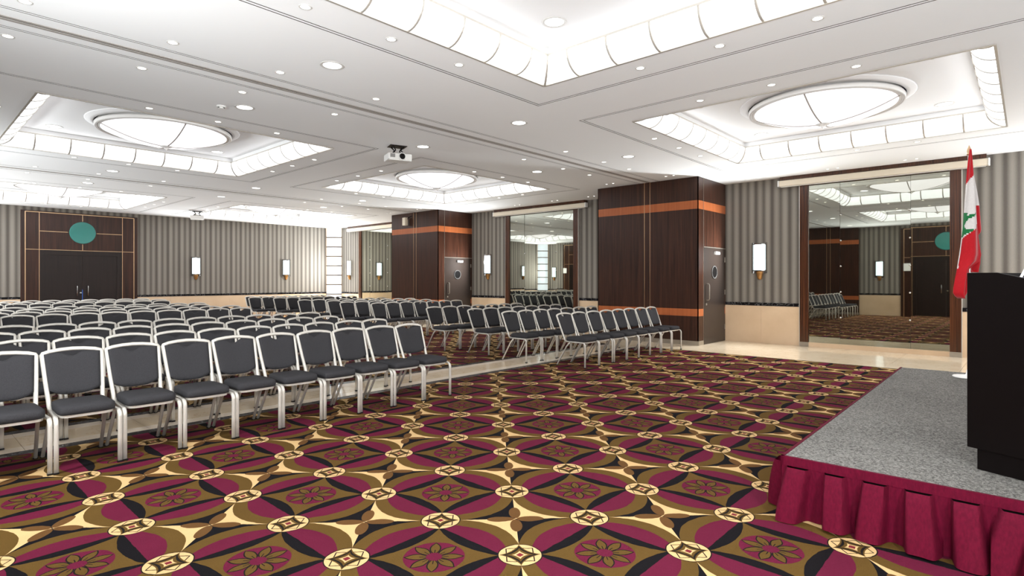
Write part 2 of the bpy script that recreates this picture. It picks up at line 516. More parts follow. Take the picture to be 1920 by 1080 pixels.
def closet_door(parent, x0, x1, y, h):
    """door leaf on the face y of a closet, opening towards -y"""
    d = bx(x0, x1, y - 0.022, y, 0.012, h).build('door', M['door'], parent, bevel=0.003)
    hx = x0 + 0.15
    MB().sweep([(hx, y - 0.022, 1.03), (hx, y - 0.07, 1.035), (hx, y - 0.085, 1.06), (hx, y - 0.085, 1.38), (hx, y - 0.07, 1.405), (hx, y - 0.022, 1.41)], (1, 0, 0), 0.024, 0.024).build('handle', M['steel'], d, True)
    cx = (x0 + x1) / 2 - 0.03
    ring = []
    for q in range(28):
        th = 2 * PI * q / 28
        ring.append((cx + 0.145 * math.cos(th), y - 0.026, 1.685 + 0.145 * math.sin(th)))
    MB().sweep(ring, (0, 1, 0), 0.03, 0.03, 8, closed=True).build('porthole_rim', M['portrim'], d, True)
    g = MB(); g.v = [(x_, y - 0.024, z_) for x_, _, z_ in ring]; g.f = [tuple(range(28))]; g.mi = [0]
    g.build('porthole_glass', M['darkmetal'], d)
    for z in (0.35, 1.2, 2.0):
        bx(x1 - 0.012, x1 + 0.02, y - 0.036, y - 0.018, z - 0.06, z + 0.06).build('hinge', M['steel'], d)
    k = MB().lathe([(0.0, 0.0), (0.025, 0.0), (0.025, 0.012), (0.0, 0.014)], n=12)
    k.v = [(a + hx - 0.03, y - 0.022 - c, b + 0.93) for a, b, c in k.v]; k.build('lock', M['steel'], d, True)
    bx(x0 + 0.55, x0 + 0.8, y - 0.075, y - 0.022, h - 0.15, h - 0.08).build('closer', M['white'], d, bevel=0.008)
    bx(x0 - 0.02, x1 + 0.06, y - 0.03, y - 0.004, h + 0.003, h + 0.018).build('head_strip', M['steel'], d)

def closet(y0, y1, track, which, right=True):
    t = thing('partition_closet', 'dark wenge partition closet with copper bands ' + which, 'closet', (0, 0, 0), 0, 'partition closets')
    xf = CLD if right else XL + 0.14
    xw = XR if right else XL
    s = 1 if right else -1
    def B(xa, xb, ya, yb, za, zb): return bx(min(xa, xb), max(xa, xb), ya, yb, za, zb)
    B(xf + s * 0.02, xw, y0 + 0.02, y1 - 0.02, 0.0, CZ).build('carcass', M['wood'], t)
    zs = ((0.1, 0.666, 'panel', 'wood'), (0.668, 0.835, 'copper_band', 'copper'), (0.837, 3.132, 'panel', 'wood'), (3.134, 3.327, 'copper_band', 'copper'), (3.329, CZ - 0.004, 'panel', 'wood'))
    cuts = (y0, track - 0.06, track + 0.09, y1)
    for za, zb, nm, mt in zs:
        for i in range(3):
            B(xf, xf + s * 0.02, cuts[i] + 0.006 * (i > 0), cuts[i + 1] - 0.006 * (i < 2), za, zb).build(nm, M[mt], t)
    for q in (1, 2):
        B(xf - s * 0.004, xf + s * 0.02, cuts[q] - 0.006, cuts[q] + 0.006, 0.0, CZ - 0.004).build('seam_strip', M['gold'], t)
    B(xf - s * 0.004, xf + s * 0.02, y0 - 0.004, y1 + 0.004, 0.0, 0.1).build('kick_plate', M['steel'], t)
    if not right:
        return t
    dx0, dx1 = 12.76, 13.96
    for za, zb, nm, mt in zs:                                # side face towards the camera, split around the door
        for xa, xb in ((xf + 0.0, dx0 - 0.012), (dx1 + 0.012, xw)):
            bx(xa, xb, y0, y0 + 0.02, za, zb).build(nm, M[mt], t)
        if zb > 2.4:
            bx(dx0 - 0.008, dx1 + 0.008, y0, y0 + 0.02, max(za, 2.285), zb).build(nm, M[mt], t)
        bx(xf, xw, y1 - 0.02, y1, za, zb).build(nm, M[mt], t)
    bx(xf, dx0 - 0.012, y0 - 0.004, y0 + 0.02, 0.0, 0.1).build('kick_plate', M['steel'], t)
    bx(dx0 - 0.011, dx0 - 0.004, y0 - 0.006, y0 + 0.02, 0.0, CZ - 0.004).build('seam_strip', M['steel'], t)
    closet_door(t, dx0, dx1, y0 + 0.012, 2.26)
    return t
closet(*CLOSETS[0], TRACKS[0] + 0.02, 'beside the front chair rows at the right wall')
closet(*CLOSETS[1], TRACKS[1] - 0.0, 'at the right wall, carrying a small speaker')
closet(5.59, 8.31, TRACKS[0] + 0.02, 'on the left wall, mirrored behind the flag', False)
closet(14.68, 17.28, TRACKS[1], 'on the left wall, farther back', False)

# ------------------------------------------------------------------ double doors with gilt lines and teal disc
def double_door(name, o, rotz, w=3.2, chevron=False):
    """local: x along wall, -y into the room"""
    t = put(name, None, None, o, rotz); t['kind'] = 'structure'
    hw, op = w / 2, 1.085
    D = 0.06
    HT = 3.74
    rows = ((0.0, 2.485), (2.495, 3.085), (3.095, 3.69))
    xs = (-hw, -1.49, -1.14, 1.14, 1.49, hw)
    for s in (-1, 1):
        a, b = sorted((s * hw, s * 1.496)); bx(a, b, -D, 0, 0, HT).build('jamb_panel', M['wood'], t)
        for z0, z1 in ((0.0, 2.485), (2.495, 3.69)):
            a, b = sorted((s * 1.484, s * 1.146)); bx(a, b, -D, 0, z0, z1).build('side_panel', M['wood'], t)
        a, b = sorted((s * 1.136, s * op)); bx(a, b, -D, 0, 0, 2.485).build('reveal', M['leaf'], t)
    bx(-1.496, 1.496, -D, 0, 3.70, HT).build('head_panel', M['wood'], t)
    for s in (-1, 1):
        a, b = sorted((s * 0.005, s * 1.136))
        for z0, z1 in ((2.495, 3.085), (3.095, 3.69)): bx(a, b, -D, 0, z0, z1).build('transom_panel', M['wood'], t)
    g = M['gold']
    for x in (-1.49, 1.49): bx(x - 0.012, x + 0.012, -D - 0.006, 0, 0, 3.70).build('gilt_line', g, t)
    bx(-1.49, 1.49, -D - 0.006, 0, 3.688, 3.71).build('gilt_line', g, t)
    for x in (-1.141, 1.141): bx(x - 0.008, x + 0.008, -D - 0.005, 0, 0, 3.69).build('gilt_line', g, t)
    for a, b in ((-1.49, 1.49),): bx(a, b, -D - 0.005, 0, 2.482, 2.498).build('gilt_line', g, t)
    for a, b in ((-1.14, -0.40), (0.40, 1.14)): bx(a, b, -D - 0.005, 0, 3.081, 3.099).build('gilt_line', g, t)
    for a, b in ((2.49, 2.70), (3.48, 3.69)): bx(-0.008, 0.008, -D - 0.005, 0, a, b).build('gilt_line', g, t)
    dm = MB().lathe([(0.0, 0.0), (0.35, 0.0), (0.365, -0.006), (0.365, -0.02)], n=48)
    dm.v = [(x, -D - 0.022 - z, y + 3.09) for x, y, z in dm.v]
    dm.build('round_glass', M['teal'], t)['label'] = 'round teal glass disc'
    bx(-op, op, -0.05, 0, 2.33, 2.48).build('door_head', M['leaf'], t)
    for s in (-1, 1):
        a, b = sorted((s * 0.006, s * (op - 0.10)))
        lf = bx(a, b, -0.03, 0, 0.01, 2.33).build('leaf', M['leaf'], t)
        a, b = sorted((s * op, s * (op - 0.10))); bx(a, b, -0.05, 0, 0, 2.33).build('frame_post', M['leaf'], t)
        hx = s * 0.15
        MB().sweep([(hx, -0.03, 0.97), (hx, -0.085, 0.97), (hx, -0.09, 0.98), (hx, -0.09, 1.29), (hx, -0.085, 1.30), (hx, -0.03, 1.30)], (1, 0, 0), 0.022, 0.022).build('handle', M['chrome'], lf, True)
        if s < 0:
            k = MB().lathe([(0.0, 0.0), (0.03, 0.0), (0.03, 0.012), (0.0, 0.014)], n=12)
            k.v = [(a_ - 0.05, -0.03 - c_, b_ + 1.06) for a_, b_, c_ in k.v]; k.build('lock', M['chrome'], lf, True)
        if chevron:
            for q in range(7):
                z = 0.35 + q * 0.3
                MB().sweep([(s * 0.03, -0.031, z), (s * (op - 0.12), -0.031, min(2.3, z + 0.75))], (0, 1, 0), 0.006, 0.008, 4).build('groove_strip', M['wood'], lf)
    if not chevron: bx(-0.006, 0.006, -0.036, -0.03, 0.0, 1.17).build('gap_light_strip', M['blue'], t)  # painted strip for blue light showing between the leaves
    return t
d1 = double_door('door_1', (4.49, YB, 0), 0.0); d1['label'] = 'dark double door with gilt lines and round teal glass'
dado(wb, 'x', YB, -1, XL + COLR, 2.89)
dado(wb, 'x', YB, -1, 6.09, XR - COLR)
LD = (2.45, 11.4, 20.3)
for i, y in enumerate(LD):
    double_door('door_%d' % (i + 2), (XL, y, 0), PI / 2, chevron=True)
ls = [(YF + COLR, LD[0] - 1.6), (LD[0] + 1.6, 5.59), (8.31, LD[1] - 1.6), (LD[1] + 1.6, 14.68), (17.28, LD[2] - 1.6), (LD[2] + 1.6, YB - COLR)]
for a0, a1 in ls: dado(wl, 'y', XL, 1, a0, a1)
dado(wf, 'x', YF, 1, XL + COLR, XR - COLR)
for y in (3.82, 21.75):
    tag(bx(XL + 0.06, XL + 0.068, y - 0.13, y + 0.13, 1.93, 2.25).build('notice', M['paper']), 'white notice beside the doors reflected in the mirror, ' + ('behind the flag' if y < 10 else 'between the closets'), 'notice')

# ------------------------------------------------------------------ lit corner columns
def corner_column(x, y, sx, sy, label):
    t = thing('corner_column', label, 'column light', (x, y, 0), 0, 'lit corner columns')
    n = 9
    H = CZ / n
    R = COLR
    arc = []
    for q in range(9):
        th = (PI / 2) * q / 8
        # gently convex quarter, bulging into the room
        bx_, by_ = math.cos(th), math.sin(th)
        ch = ((1 - q / 8), q / 8)
        k = 0.45
        arc.append((sx * R * (ch[0] * (1 - k) + bx_ * k), sy * R * (ch[1] * (1 - k) + by_ * k)))
    pm = MB()
    for q in range(8):
        a, b = arc[q], arc[q + 1]
        pm.quad((a[0], a[1], 0.012), (b[0], b[1], 0.012), (b[0], b[1], H - 0.012), (a[0], a[1], H - 0.012))
    me = pm.mesh('lit_panel', M['column'], True)
    rail = MB().sweep([(a[0] * 1.01, a[1] * 1.01, 0) for a in arc], (0, 0, 1), 0.05, 0.02).mesh('rail', M['railbronze'])
    for i in range(n):
        put('lit_panel', me, t, (0, 0, i * H))
        if i: put('rail', rail, t, (0, 0, i * H))
    lamp('column_lamp', t, (sx * R * 0.72, sy * R * 0.72, CZ / 2), (sx, sy, 0), 0.62, CZ - 0.1, P_COLUMN, (0.93, 0.97, 1.0))
    for a in (arc[0], arc[-1]):
        bx(a[0] - 0.018, a[0] + 0.018, a[1] - 0.018, a[1] + 0.018, 0, CZ).build('edge_post', M['gold'], t)
corner_column(XR, YB, -1, -1, 'glowing stacked-panel column in the far right corner')
corner_column(XL, YB, 1, -1, 'glowing corner column reflected in the mirror between closets')
corner_column(XR, YF, -1, 1, 'added glowing corner column beyond the stage, outside the view')  # unseen column added to brighten the ceiling
corner_column(XL, YF, 1, 1, 'added glowing corner column behind the viewpoint, outside the view')  # likewise added, lifts the ceiling over the viewpoint

# ------------------------------------------------------------------ wall sconces
def sconce_parts():
    out = []
    g = MB()
    rings = []
    for z in (1.74, 2.34):
        rings.append([(0.128 * math.cos(PI * q / 12), -0.03 - 0.085 * math.sin(PI * q / 12), z) for q in range(13)])
    g.loops(rings, True, True, True)
    out.append(('glass_shade', g.mesh('glass_shade', M['sconce'], False)))
    out.append(('back_plate', bx(-0.16, 0.16, -0.012, 0.0, 1.66, 2.38).mesh('back_plate', M['chrome'])))
    for s in (-1, 1):
        a, b = sorted((s * 0.145, s * 0.172))
        out.append(('side_rail', bx(a, b, -0.05, 0.0, 1.66, 2.39).mesh('side_rail', M['chrome'])))
    for z in (2.345, 1.715):
        c = MB(); rr = []
        for zz in (z, z + 0.02): rr.append([(0.14 * math.cos(PI * q / 12), -0.02 - 0.1 * math.sin(PI * q / 12), zz) for q in range(13)])
        c.loops(rr); out.append(('cap', c.mesh('cap', M['chrome'])))
    br = MB(); rr = []
    for w, d, z in ((0.085, 0.09, 1.71), (0.08, 0.088, 1.66), (0.065, 0.075, 1.60), (0.055, 0.06, 1.55), (0.035, 0.03, 1.51)):
        rr.append([(-w, 0, z), (-w * 0.8, -d * 0.8, z), (-w * 0.3, -d, z), (w * 0.3, -d, z), (w * 0.8, -d * 0.8, z), (w, 0, z)])
    br.loops(rr); out.append(('bracket', br.mesh('bracket', M['bronze'], True)))
    return out
SCP = sconce_parts()
def sconce(loc, rotz, label):
    t = thing('wall_sconce', label, 'wall lamp', loc, rotz, 'opal glass wall sconces')
    for n, me in SCP: put(n, me, t)
    lamp('sconce_lamp', t, (0, -0.14, 2.04), (0, -1, 0), 0.24, 0.58, P_SCONCE, (0.93, 0.98, 1.0))
RW = -PI / 2      # local -y faces -x
sconce((XR, 4.76, 0), RW, 'opal glass wall sconce between the near closet and the flag mirror')
sconce((XR, 13.87, 0), RW, 'opal glass wall sconce between the far closet and the middle mirror')
sconce((XR, 22.60, 0), RW, 'opal glass wall sconce between the lit column and the farthest mirror')
sconce((8.042, YB, 0), 0, 'opal glass wall sconce on the back wall, nearer the double door')
sconce((11.635, YB, 0), 0, 'opal glass wall sconce on the back wall, nearer the lit column')
sconce((0.95, YB, 0), 0, 'opal glass wall sconce left of the far double door, out of view')
for i, x in enumerate((1.6,)):
    sconce((x, YF, 0), PI, 'opal glass wall sconce added for fill light on the wall behind the viewpoint')  # unseen, put in to light the ceiling
for y, w in ((0.07, 'added nearest the viewpoint on the left wall, out of view'), (4.83, 'seen in the flag mirror'), (13.85, 'added on the left wall before the farther left closet'), (18.0, 'added on the left wall behind the farther left closet'), (22.75, 'seen in the middle mirror, beside the reflected column')):  # those called added are unseen and there to light the ceiling
    sconce((XL, y, 0), PI / 2, 'opal glass wall sconce ' + w)

# ------------------------------------------------------------------ ceiling with real openings and shadow-gap grooves
gaps = []      # rings (x0,x1,y0,y1,half)
def cut(lines, a): lines.add(round(a, 4))
xs, ys = set(), set()
for a in (XL, XR): cut(xs, a)
for a in (YF, YB): cut(ys, a)
rings = []
for cx in CO_X:
    for cy in CO_Y:
        for h in (GR_H, GR_H - 0.045):
            rings.append((cx - h, cx + h, cy - h, cy + h, 0.007))
        for s in (-1, 1):
            cut(xs, cx + s * CO_H); cut(ys, cy + s * CO_H)
for x0, x1, y0, y1, w in rings:
    for a in (x0, x1): cut(xs, a - w); cut(xs, a + w)
    for a in (y0, y1): cut(ys, a - w); cut(ys, a + w)
slots = []
for ty in TRACKS:
    for off, w in ((-0.285, 0.006), (-0.245, 0.006), (0.0, 0.011), (0.225, 0.006), (0.265, 0.006)):
        slots.append((ty + off, w)); cut(ys, ty + off - w); cut(ys, ty + off + w)
xs, ys = sorted(xs), sorted(ys)
def ceil_h(x, y):
    for cx in CO_X:
        for cy in CO_Y:
            if abs(x - cx) < CO_H and abs(y - cy) < CO_H: return None
    for s, w in slots:
        if abs(y - s) < w: return CZ + (0.06 if w > 0.01 else 0.03)
    for x0, x1, y0, y1, w in rings:
        inx, iny = x0 - w < x < x1 + w, y0 - w < y < y1 + w
        if inx and iny and (abs(x - x0) < w or abs(x - x1) < w or abs(y - y0) < w or abs(y - y1) < w): return CZ + 0.03
    return CZ
cm = MB()
hgt = {}
for i in range(len(xs) - 1):
    for j in range(len(ys) - 1):
        hgt[i, j] = ceil_h((xs[i] + xs[i + 1]) / 2, (ys[j] + ys[j + 1]) / 2)
for (i, j), h in hgt.items():
    if h is None: continue
    x0, x1, y0, y1 = xs[i], xs[i + 1], ys[j], ys[j + 1]
    cm.quad((x0, y0, h), (x0, y1, h), (x1, y1, h), (x1, y0, h), mi=1 if h > CZ + 0.001 else 0)  # groove faces take the painted shade colour
    for di, dj, p in ((1, 0, ((x1, y0), (x1, y1))), (0, 1, ((x0, y1), (x1, y1)))):
        g = hgt.get((i + di, j + dj))
        if g is not None and abs(g - h) > 1e-6:
            (ax, ay), (bx_, by_) = p
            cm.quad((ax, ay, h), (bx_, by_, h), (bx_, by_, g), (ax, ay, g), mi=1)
ceil = struct(cm.build('ceiling', [M['ceiling'], M['gapshade']]), 'white plaster ceiling with shadow-gap grooves')
for k_, ty in enumerate(TRACKS):
    t = thing('partition_track', 'grey folding partition track in the ceiling, ' + ('nearer of the two' if k_ == 0 else 'farther of the two'), 'track', (0, ty, CZ))
    for s in (-1, 1):
        a, b = sorted((s * 0.014, s * 0.055)); bx(XL + 0.15, CLD, a, b, -0.004, 0.0).build('rail', M['groove'], t)

# ------------------------------------------------------------------ light coffers
CI, CHH = 0.235, 0.235         # inset and height of the curved glass
NP = 8
PW = 2 * CO_H / NP
prof = []
for q in range(9):
    th = (PI / 2) * q / 8
    prof.append((CI * math.cos(th), CHH - CHH * math.sin(th) + 0.004))    # (inset, z): top -> bottom
def cove_panel(kind):
    m = MB()
    for q in range(8):
        (i0, z0), (i1, z1) = prof[q], prof[q + 1]
        def rng(i):
            a = 0.006 if kind != 'l' else max(0.0, i) + 0.004
            b = PW - 0.006 if kind != 'r' else PW - i - 0.004
            return a, b
        (a0, b0), (a1, b1) = rng(i0), rng(i1)
        m.quad((a0, i0, z0), (b0, i0, z0), (b1, i1, z1), (a1, i1, z1))
    return m.mesh('lit_panel', M['cove'], True)
CP = {k_: cove_panel(k_) for k_ in 'mlr'}
rib = MB().sweep([(0, i + 0.004, z - 0.004) for i, z in prof], (1, 0, 0), 0.026, 0.016).mesh('rib', M['alu'])
corner_rib = MB().sweep([(i + 0.004, i + 0.004, z - 0.004) for i, z in prof], (1, -1, 0), 0.028, 0.024).mesh('corner_rib', M['alu'])
LEN = 2 * CO_H
rail_b = bx(0.0, LEN, -0.012, 0.012, -0.010, 0.006).mesh('bottom_rail', M['alu'])
rail_t = bx(CI - 0.01, LEN - CI + 0.01, CI - 0.012, CI + 0.014, CHH - 0.004, CHH + 0.018).mesh('top_rail', M['alu'])
CT = 0.33
lid = MB()
lid.quad((-CO_H + 0.1, -CO_H + 0.1, CT), (-CO_H + 0.1, CO_H - 0.1, CT), (CO_H - 0.1, CO_H - 0.1, CT), (CO_H - 0.1, -CO_H + 0.1, CT))
a = CO_H - CI + 0.012
for p, q in (((-a, -a), (a, -a)), ((a, -a), (a, a)), ((a, a), (-a, a)), ((-a, a), (-a, -a))):
    lid.quad((p[0], p[1], CHH), (q[0], q[1], CHH), (q[0], q[1], CT), (p[0], p[1], CT))
b = CO_H + 0.001
for p, q in (((-b, -b), (b, -b)), ((b, -b), (b, b)), ((b, b), (-b, b)), ((-b, b), (-b, -b))):
    lid.quad((p[0], p[1], 0.0), (q[0], q[1], 0.0), (q[0], q[1], CT), (p[0], p[1], CT))
lid_me = lid.mesh('coffer_lid', M['coffer'])
# dome parts
DR = 1.0
dprof = []
for q in range(11):
    r = DR * q / 10
    dprof.append((r, 0.0 + 0.24 * (r / DR) ** 2.0))
dome_q = MB().lathe(dprof, n=12, a0=0.012, a1=PI / 2 - 0.012)
dome_me = dome_q.mesh('glass_quarter', M['dome'], True)
dome_rib = MB().sweep([(r, 0, z - 0.006) for r, z in dprof], (0, 1, 0), 0.022, 0.014).mesh('rib', M['groove'])
ringp = [(math.cos(2 * PI * q / 48), math.sin(2 * PI * q / 48)) for q in range(48)]
rim_me = MB().sweep([(1.02 * x, 1.02 * y, 0.245) for x, y in ringp], (0, 0, 1), 0.075, 0.05, 8, closed=True).mesh('rim', M['rimpaint'], True)
mould = MB().lathe([(1.05, CT - 0.001 + 0.072 - 0.0), (1.05, CT + 0.03), (1.10, CT + 0.045), (1.16, CT + 0.06), (1.175, CT + 0.071)], n=48)
mould.v = [(x, y, z - 0.0) for x, y, z in mould.v]
mould_me = mould.mesh('ceiling_ring', M['coffer'], True)
fin_me = MB().lathe([(0.0, -0.075), (0.008, -0.07), (0.012, -0.055), (0.03, -0.05), (0.035, -0.035), (0.05, -0.03), (0.095, -0.012), (0.10, 0.0), (0.09, 0.004), (0.0, 0.006)], n=20).mesh('finial', M['rimpaint'], True)
tube_me = MB().lathe([(0.98, 0.0), (1.0, 0.0), (1.0, 0.12), (0.98, 0.12)], n=48).mesh('collar', M['white'], True)
CNAME = {(0, 0): 'nearest the viewer', (1, 0): 'nearest the flag', (0, 1): 'over the left chairs', (1, 1): 'behind the projector', (0, 2): 'before the far double door', (1, 2): 'beside the far corner column'}
for ix, cx in enumerate(CO_X):
    for iy, cy in enumerate(CO_Y):
        t = thing('ceiling_coffer', 'square ceiling coffer with curved lit glass cove, ' + CNAME[ix, iy], 'ceiling light', (cx, cy, CZ), 0, 'lit ceiling coffers')
        put('coffer_lid', lid_me, t)
        for s in range(4):
            R = Matrix.Rotation(s * PI / 2, 3, 'Z')
            def P(x, y, z=0): return R @ Vector((x - CO_H, y - CO_H, z))
            for i in range(NP):
                put('lit_panel', CP['l' if i == 0 else 'r' if i == NP - 1 else 'm'], t, P(i * PW, 0), s * PI / 2)
                if i: put('rib', rib, t, P(i * PW, 0), s * PI / 2)
            lamp('cove_lamp', t, P(CO_H, CI + 0.02, 0.16), R @ Vector((0, 1, 0)), LEN - 0.6, 0.14, P_COVE, (0.97, 0.98, 1.0))
            put('corner_rib', corner_rib, t, P(0, 0), s * PI / 2)
            put('bottom_rail', rail_b, t, P(0, 0), s * PI / 2)
            put('top_rail', rail_t, t, P(0, 0), s * PI / 2)
        d = thing('dome_light', 'shallow round opal dome light inside the coffer ' + CNAME[ix, iy], 'ceiling light', (cx, cy, CZ), 0, 'round dome lights')
        for s in range(4):
            put('glass_quarter', dome_me, d, None, s * PI / 2)
            put('rib', dome_rib, d, None, s * PI / 2)
        lamp('dome_lamp', d, (0, 0, -0.02), (0, 0, -1), 1.7, 1.7, P_DOME, (0.99, 0.98, 1.0), 'DISK')
        put('rim', rim_me, d)
        put('collar', tube_me, d, (0, 0, 0.22))
        put('finial', fin_me, d)
        put('ceiling_ring', mould_me, d, (0, 0, -0.072))

# ------------------------------------------------------------------ recessed downlights
def light_meshes(r, key):
    ring = MB().lathe([(r * 1.0, 0.0), (r * 1.02, -0.004), (r * 1.28, -0.005), (r * 1.34, 0.0)], n=20).mesh('trim_ring', M['rimpaint'], True)
    lens = MB().lathe([(0.0, -0.004), (r * 0.6, -0.0035), (r, -0.001)], n=20)
    lens.f = [tuple(reversed(f)) for f in lens.f]
    return ring, lens.mesh('lens', M[key], True)
BIG, SMALL, MINI = light_meshes(0.10, 'down'), light_meshes(0.042, 'spot'), light_meshes(0.028, 'spot')
def downlight(name, meshes, x, y, z, label, group):
    t = thing(name, label, 'downlight', (x, y, z), 0, group)
    put('trim_ring', meshes[0], t); put('lens', meshes[1], t)
bigx = (0.2, 3.32, 6.43, 9.6)
for y, w in ((5.70, 'before the near track'), (7.98, 'behind the near track'), (14.76, 'before the far track'), (17.02, 'behind the far track')):
    for i, x in enumerate(bigx):
        downlight('downlight', BIG, x, y, CZ, 'large round downlight %s, %s from the right wall' % (w, ORD[3 - i]), 'large ceiling downlights')
for ix, cx in enumerate(CO_X):
    for iy, cy in enumerate(CO_Y):
        for sx in (-1, 1):
            for sy in (-1, 1):
                downlight('downlight', BIG, cx + sx * 1.36, cy + sy * 1.36, CZ + CT, 'large downlight in the %s %s corner of the coffer %s' % ('far' if sy > 0 else 'near', 'right' if sx > 0 else 'left', CNAME[ix, iy].split(',')[0]), 'coffer downlights')
smx = (0.8, 1.93, 3.03, 4.32, 8.44, 9.71, 10.69)
for y, w in ((6.33, 'just before the near track'), (7.35, 'just behind the near track'), (15.37, 'just before the far track'), (16.37, 'just behind the far track')):
    for i, x in enumerate(smx):
        downlight('spotlight', SMALL, x + (0.17 if y > 10 else 0), y, CZ, 'small recessed spotlight %s, %s from the left wall' % (w, ORD[i]), 'small spotlights along the tracks')
for ix, cx in enumerate(CO_X):
    for iy, cy in enumerate(CO_Y):
        for nm, dx, dy in (('near', 0, -1), ('far', 0, 1), ('left', -1, 0), ('right', 1, 0)):
            for q in (-1, 0, 1):
                x = cx + dx * 2.33 + (0.9 * q if dx == 0 else 0)
                y = cy + dy * 2.33 + (0.9 * q if dy == 0 else 0)
                downlight('spotlight', SMALL, x, y, CZ, 'small spotlight, %s on the %s side of coffer %s' % (ORD[q + 1], nm, CNAME[ix, iy].split(',')[0]), 'small spotlights around the coffers')
wash = [(4.9, 4.7, 4.5), (3.19, 3.0), (1.82, 1.63), (0.41, 0.20), (9.29, 9.09), (10.6, 10.4), (12.1, 11.9), (13.82, 13.61, 13.41), (18.3, 18.1), (19.7, 19.5), (21.2, 21.0), (22.7, 22.5)]
for gi, grp in enumerate(wash):
    for i, y in enumerate(grp):
        downlight('spotlight', MINI, 13.55 if y < 9 else 13.45, y, CZ, 'tiny wall-washer spot by the right wall, %s of %s cluster' % (ORD[i], ORD[gi]), 'tiny wall-washer spots')
for ci, (yy, w) in enumerate((((6.15, 5.96, 7.74, 7.55), 'near closet'), ((15.2, 15.0, 16.9, 16.7), 'far closet'))):
    for i, y in enumerate(yy):
        downlight('spotlight', MINI, 12.0, y, CZ, 'tiny spot in the ceiling before the %s, %s of four' % (w, ORD[i]), 'tiny closet spots')

# ------------------------------------------------------------------ ceiling projectors and detector
def projector(x, y, rz, label):
    t = thing('projector', label, 'projector', (x, y, CZ - 0.265), rz, 'ceiling projectors')
    body = bx(-0.21, 0.21, -0.16, 0.16, 0.0, 0.115).build('body', M['white'], t, bevel=0.014)
    bx(-0.19, 0.20, -0.165, -0.10, -0.012, 0.0).build('base_lip', M['white'], t)
    l = MB().lathe([(0.0, 0.0), (0.026, 0.004), (0.036, 0.018), (0.048, 0.02), (0.052, 0.0)], n=20)
    l.v = [(a + 0.03, -0.16 - c, b + 0.062) for a, b, c in l.v]; l.build('lens', M['darkmetal'], t, True)
    r = MB().lathe([(0.05, 0.0), (0.054, 0.024), (0.066, 0.02), (0.07, 0.0)], n=20)
    r.v = [(a + 0.03, -0.16 - c, b + 0.062) for a, b, c in r.v]; r.build('lens_ring', M['white'], t, True)
    bx(-0.18, -0.095, -0.164, -0.158, 0.035, 0.10).build('vent_grille', M['grey'], t)
    bx(-0.16, 0.14, -0.11, 0.12, 0.255, 0.265).build('ceiling_plate', M['darkmetal'], t)
    bx(-0.13, 0.12, -0.09, 0.10, 0.118, 0.13).build('mount_plate', M['darkmetal'], t)
    for sx in (-0.1, 0.09):
        for sy in (-0.07, 0.08):
            MB().sweep([(sx, sy, 0.13), (sx * 0.5, sy * 0.5, 0.19), (sx, sy, 0.256)], (1, 0, 0), 0.022, 0.022, 6).build('mount_arm', M['darkmetal'], t)
    return t
projector(6.12, 8.3, math.radians(-20), 'white projector hanging from the ceiling between the middle coffers')
projector(7.25, 21.3, math.radians(160), 'small white projector hanging far back near the back wall')
t = thing('smoke_detector', 'small white smoke detector on the ceiling left of a downlight', 'detector', (3.08, 8.15, CZ))
MB().lathe([(0.06, 0.0), (0.06, -0.015), (0.045, -0.022), (0.045, -0.035), (0.02, -0.045), (0.0, -0.045)], n=20).build('body', M['white'], t, True)
for q in range(4):
    th = q * PI / 2 + 0.4
    bx(-0.012, 0.012, -0.004, 0.004, -0.033, -0.024).build('slot', M['darkmetal'], t, loc=(0.045 * math.cos(th), 0.045 * math.sin(th), 0), rotz=th + PI / 2)
t = thing('wall_speaker', 'small cream loudspeaker on the upper front of the far closet', 'speaker', (CLD, 16.30, 3.55))
bx(-0.20, -0.08, -0.09, 0.09, -0.13, 0.15).build('cabinet', M['housing'], t, bevel=0.015)
bx(-0.205, -0.198, -0.075, 0.075, -0.11, 0.13).build('grille', M['housing'], t)
MB().sweep([(0, -0.2, 0.2), (-0.08, -0.12, 0.15), (-0.12, -0.05, 0.05)], (0, 0, 1), 0.03, 0.02).build('bracket', M['darkmetal'], t)

# ------------------------------------------------------------------ stage
SX0, SX1, SEAM, SY0, SY1, SH = 3.85, 8.78, 7.30, -1.05, 1.17, 0.38
st = thing('stage', 'low grey-carpeted stage with pleated burgundy skirt', 'stage', (SX0, SY1, 0), math.radians(0.6))
W, Dp = SX1 - SX0, SY1 - SY0
bx(0.012, SEAM - SX0 - 0.004, -Dp, -0.012, SH - 0.05, SH).build('deck', M['deck'], st, bevel=0.004)
bx(SEAM - SX0 + 0.004, W - 0.012, -Dp, -0.012, SH - 0.05, SH).build('deck', M['deck'], st, bevel=0.004)
bx(0.06, W - 0.06, -Dp + 0.02, -0.06, 0.005, SH - 0.05).build('support_frame', M['darkmetal'], st)
bx(-0.006, 0.014, -Dp, 0.006, SH - 0.055, SH + 0.002).build('skirt_band', M['skirt'], st)
bx(-0.006, W, -0.014, 0.006, SH - 0.055, SH + 0.002).build('skirt_band', M['skirt'], st)
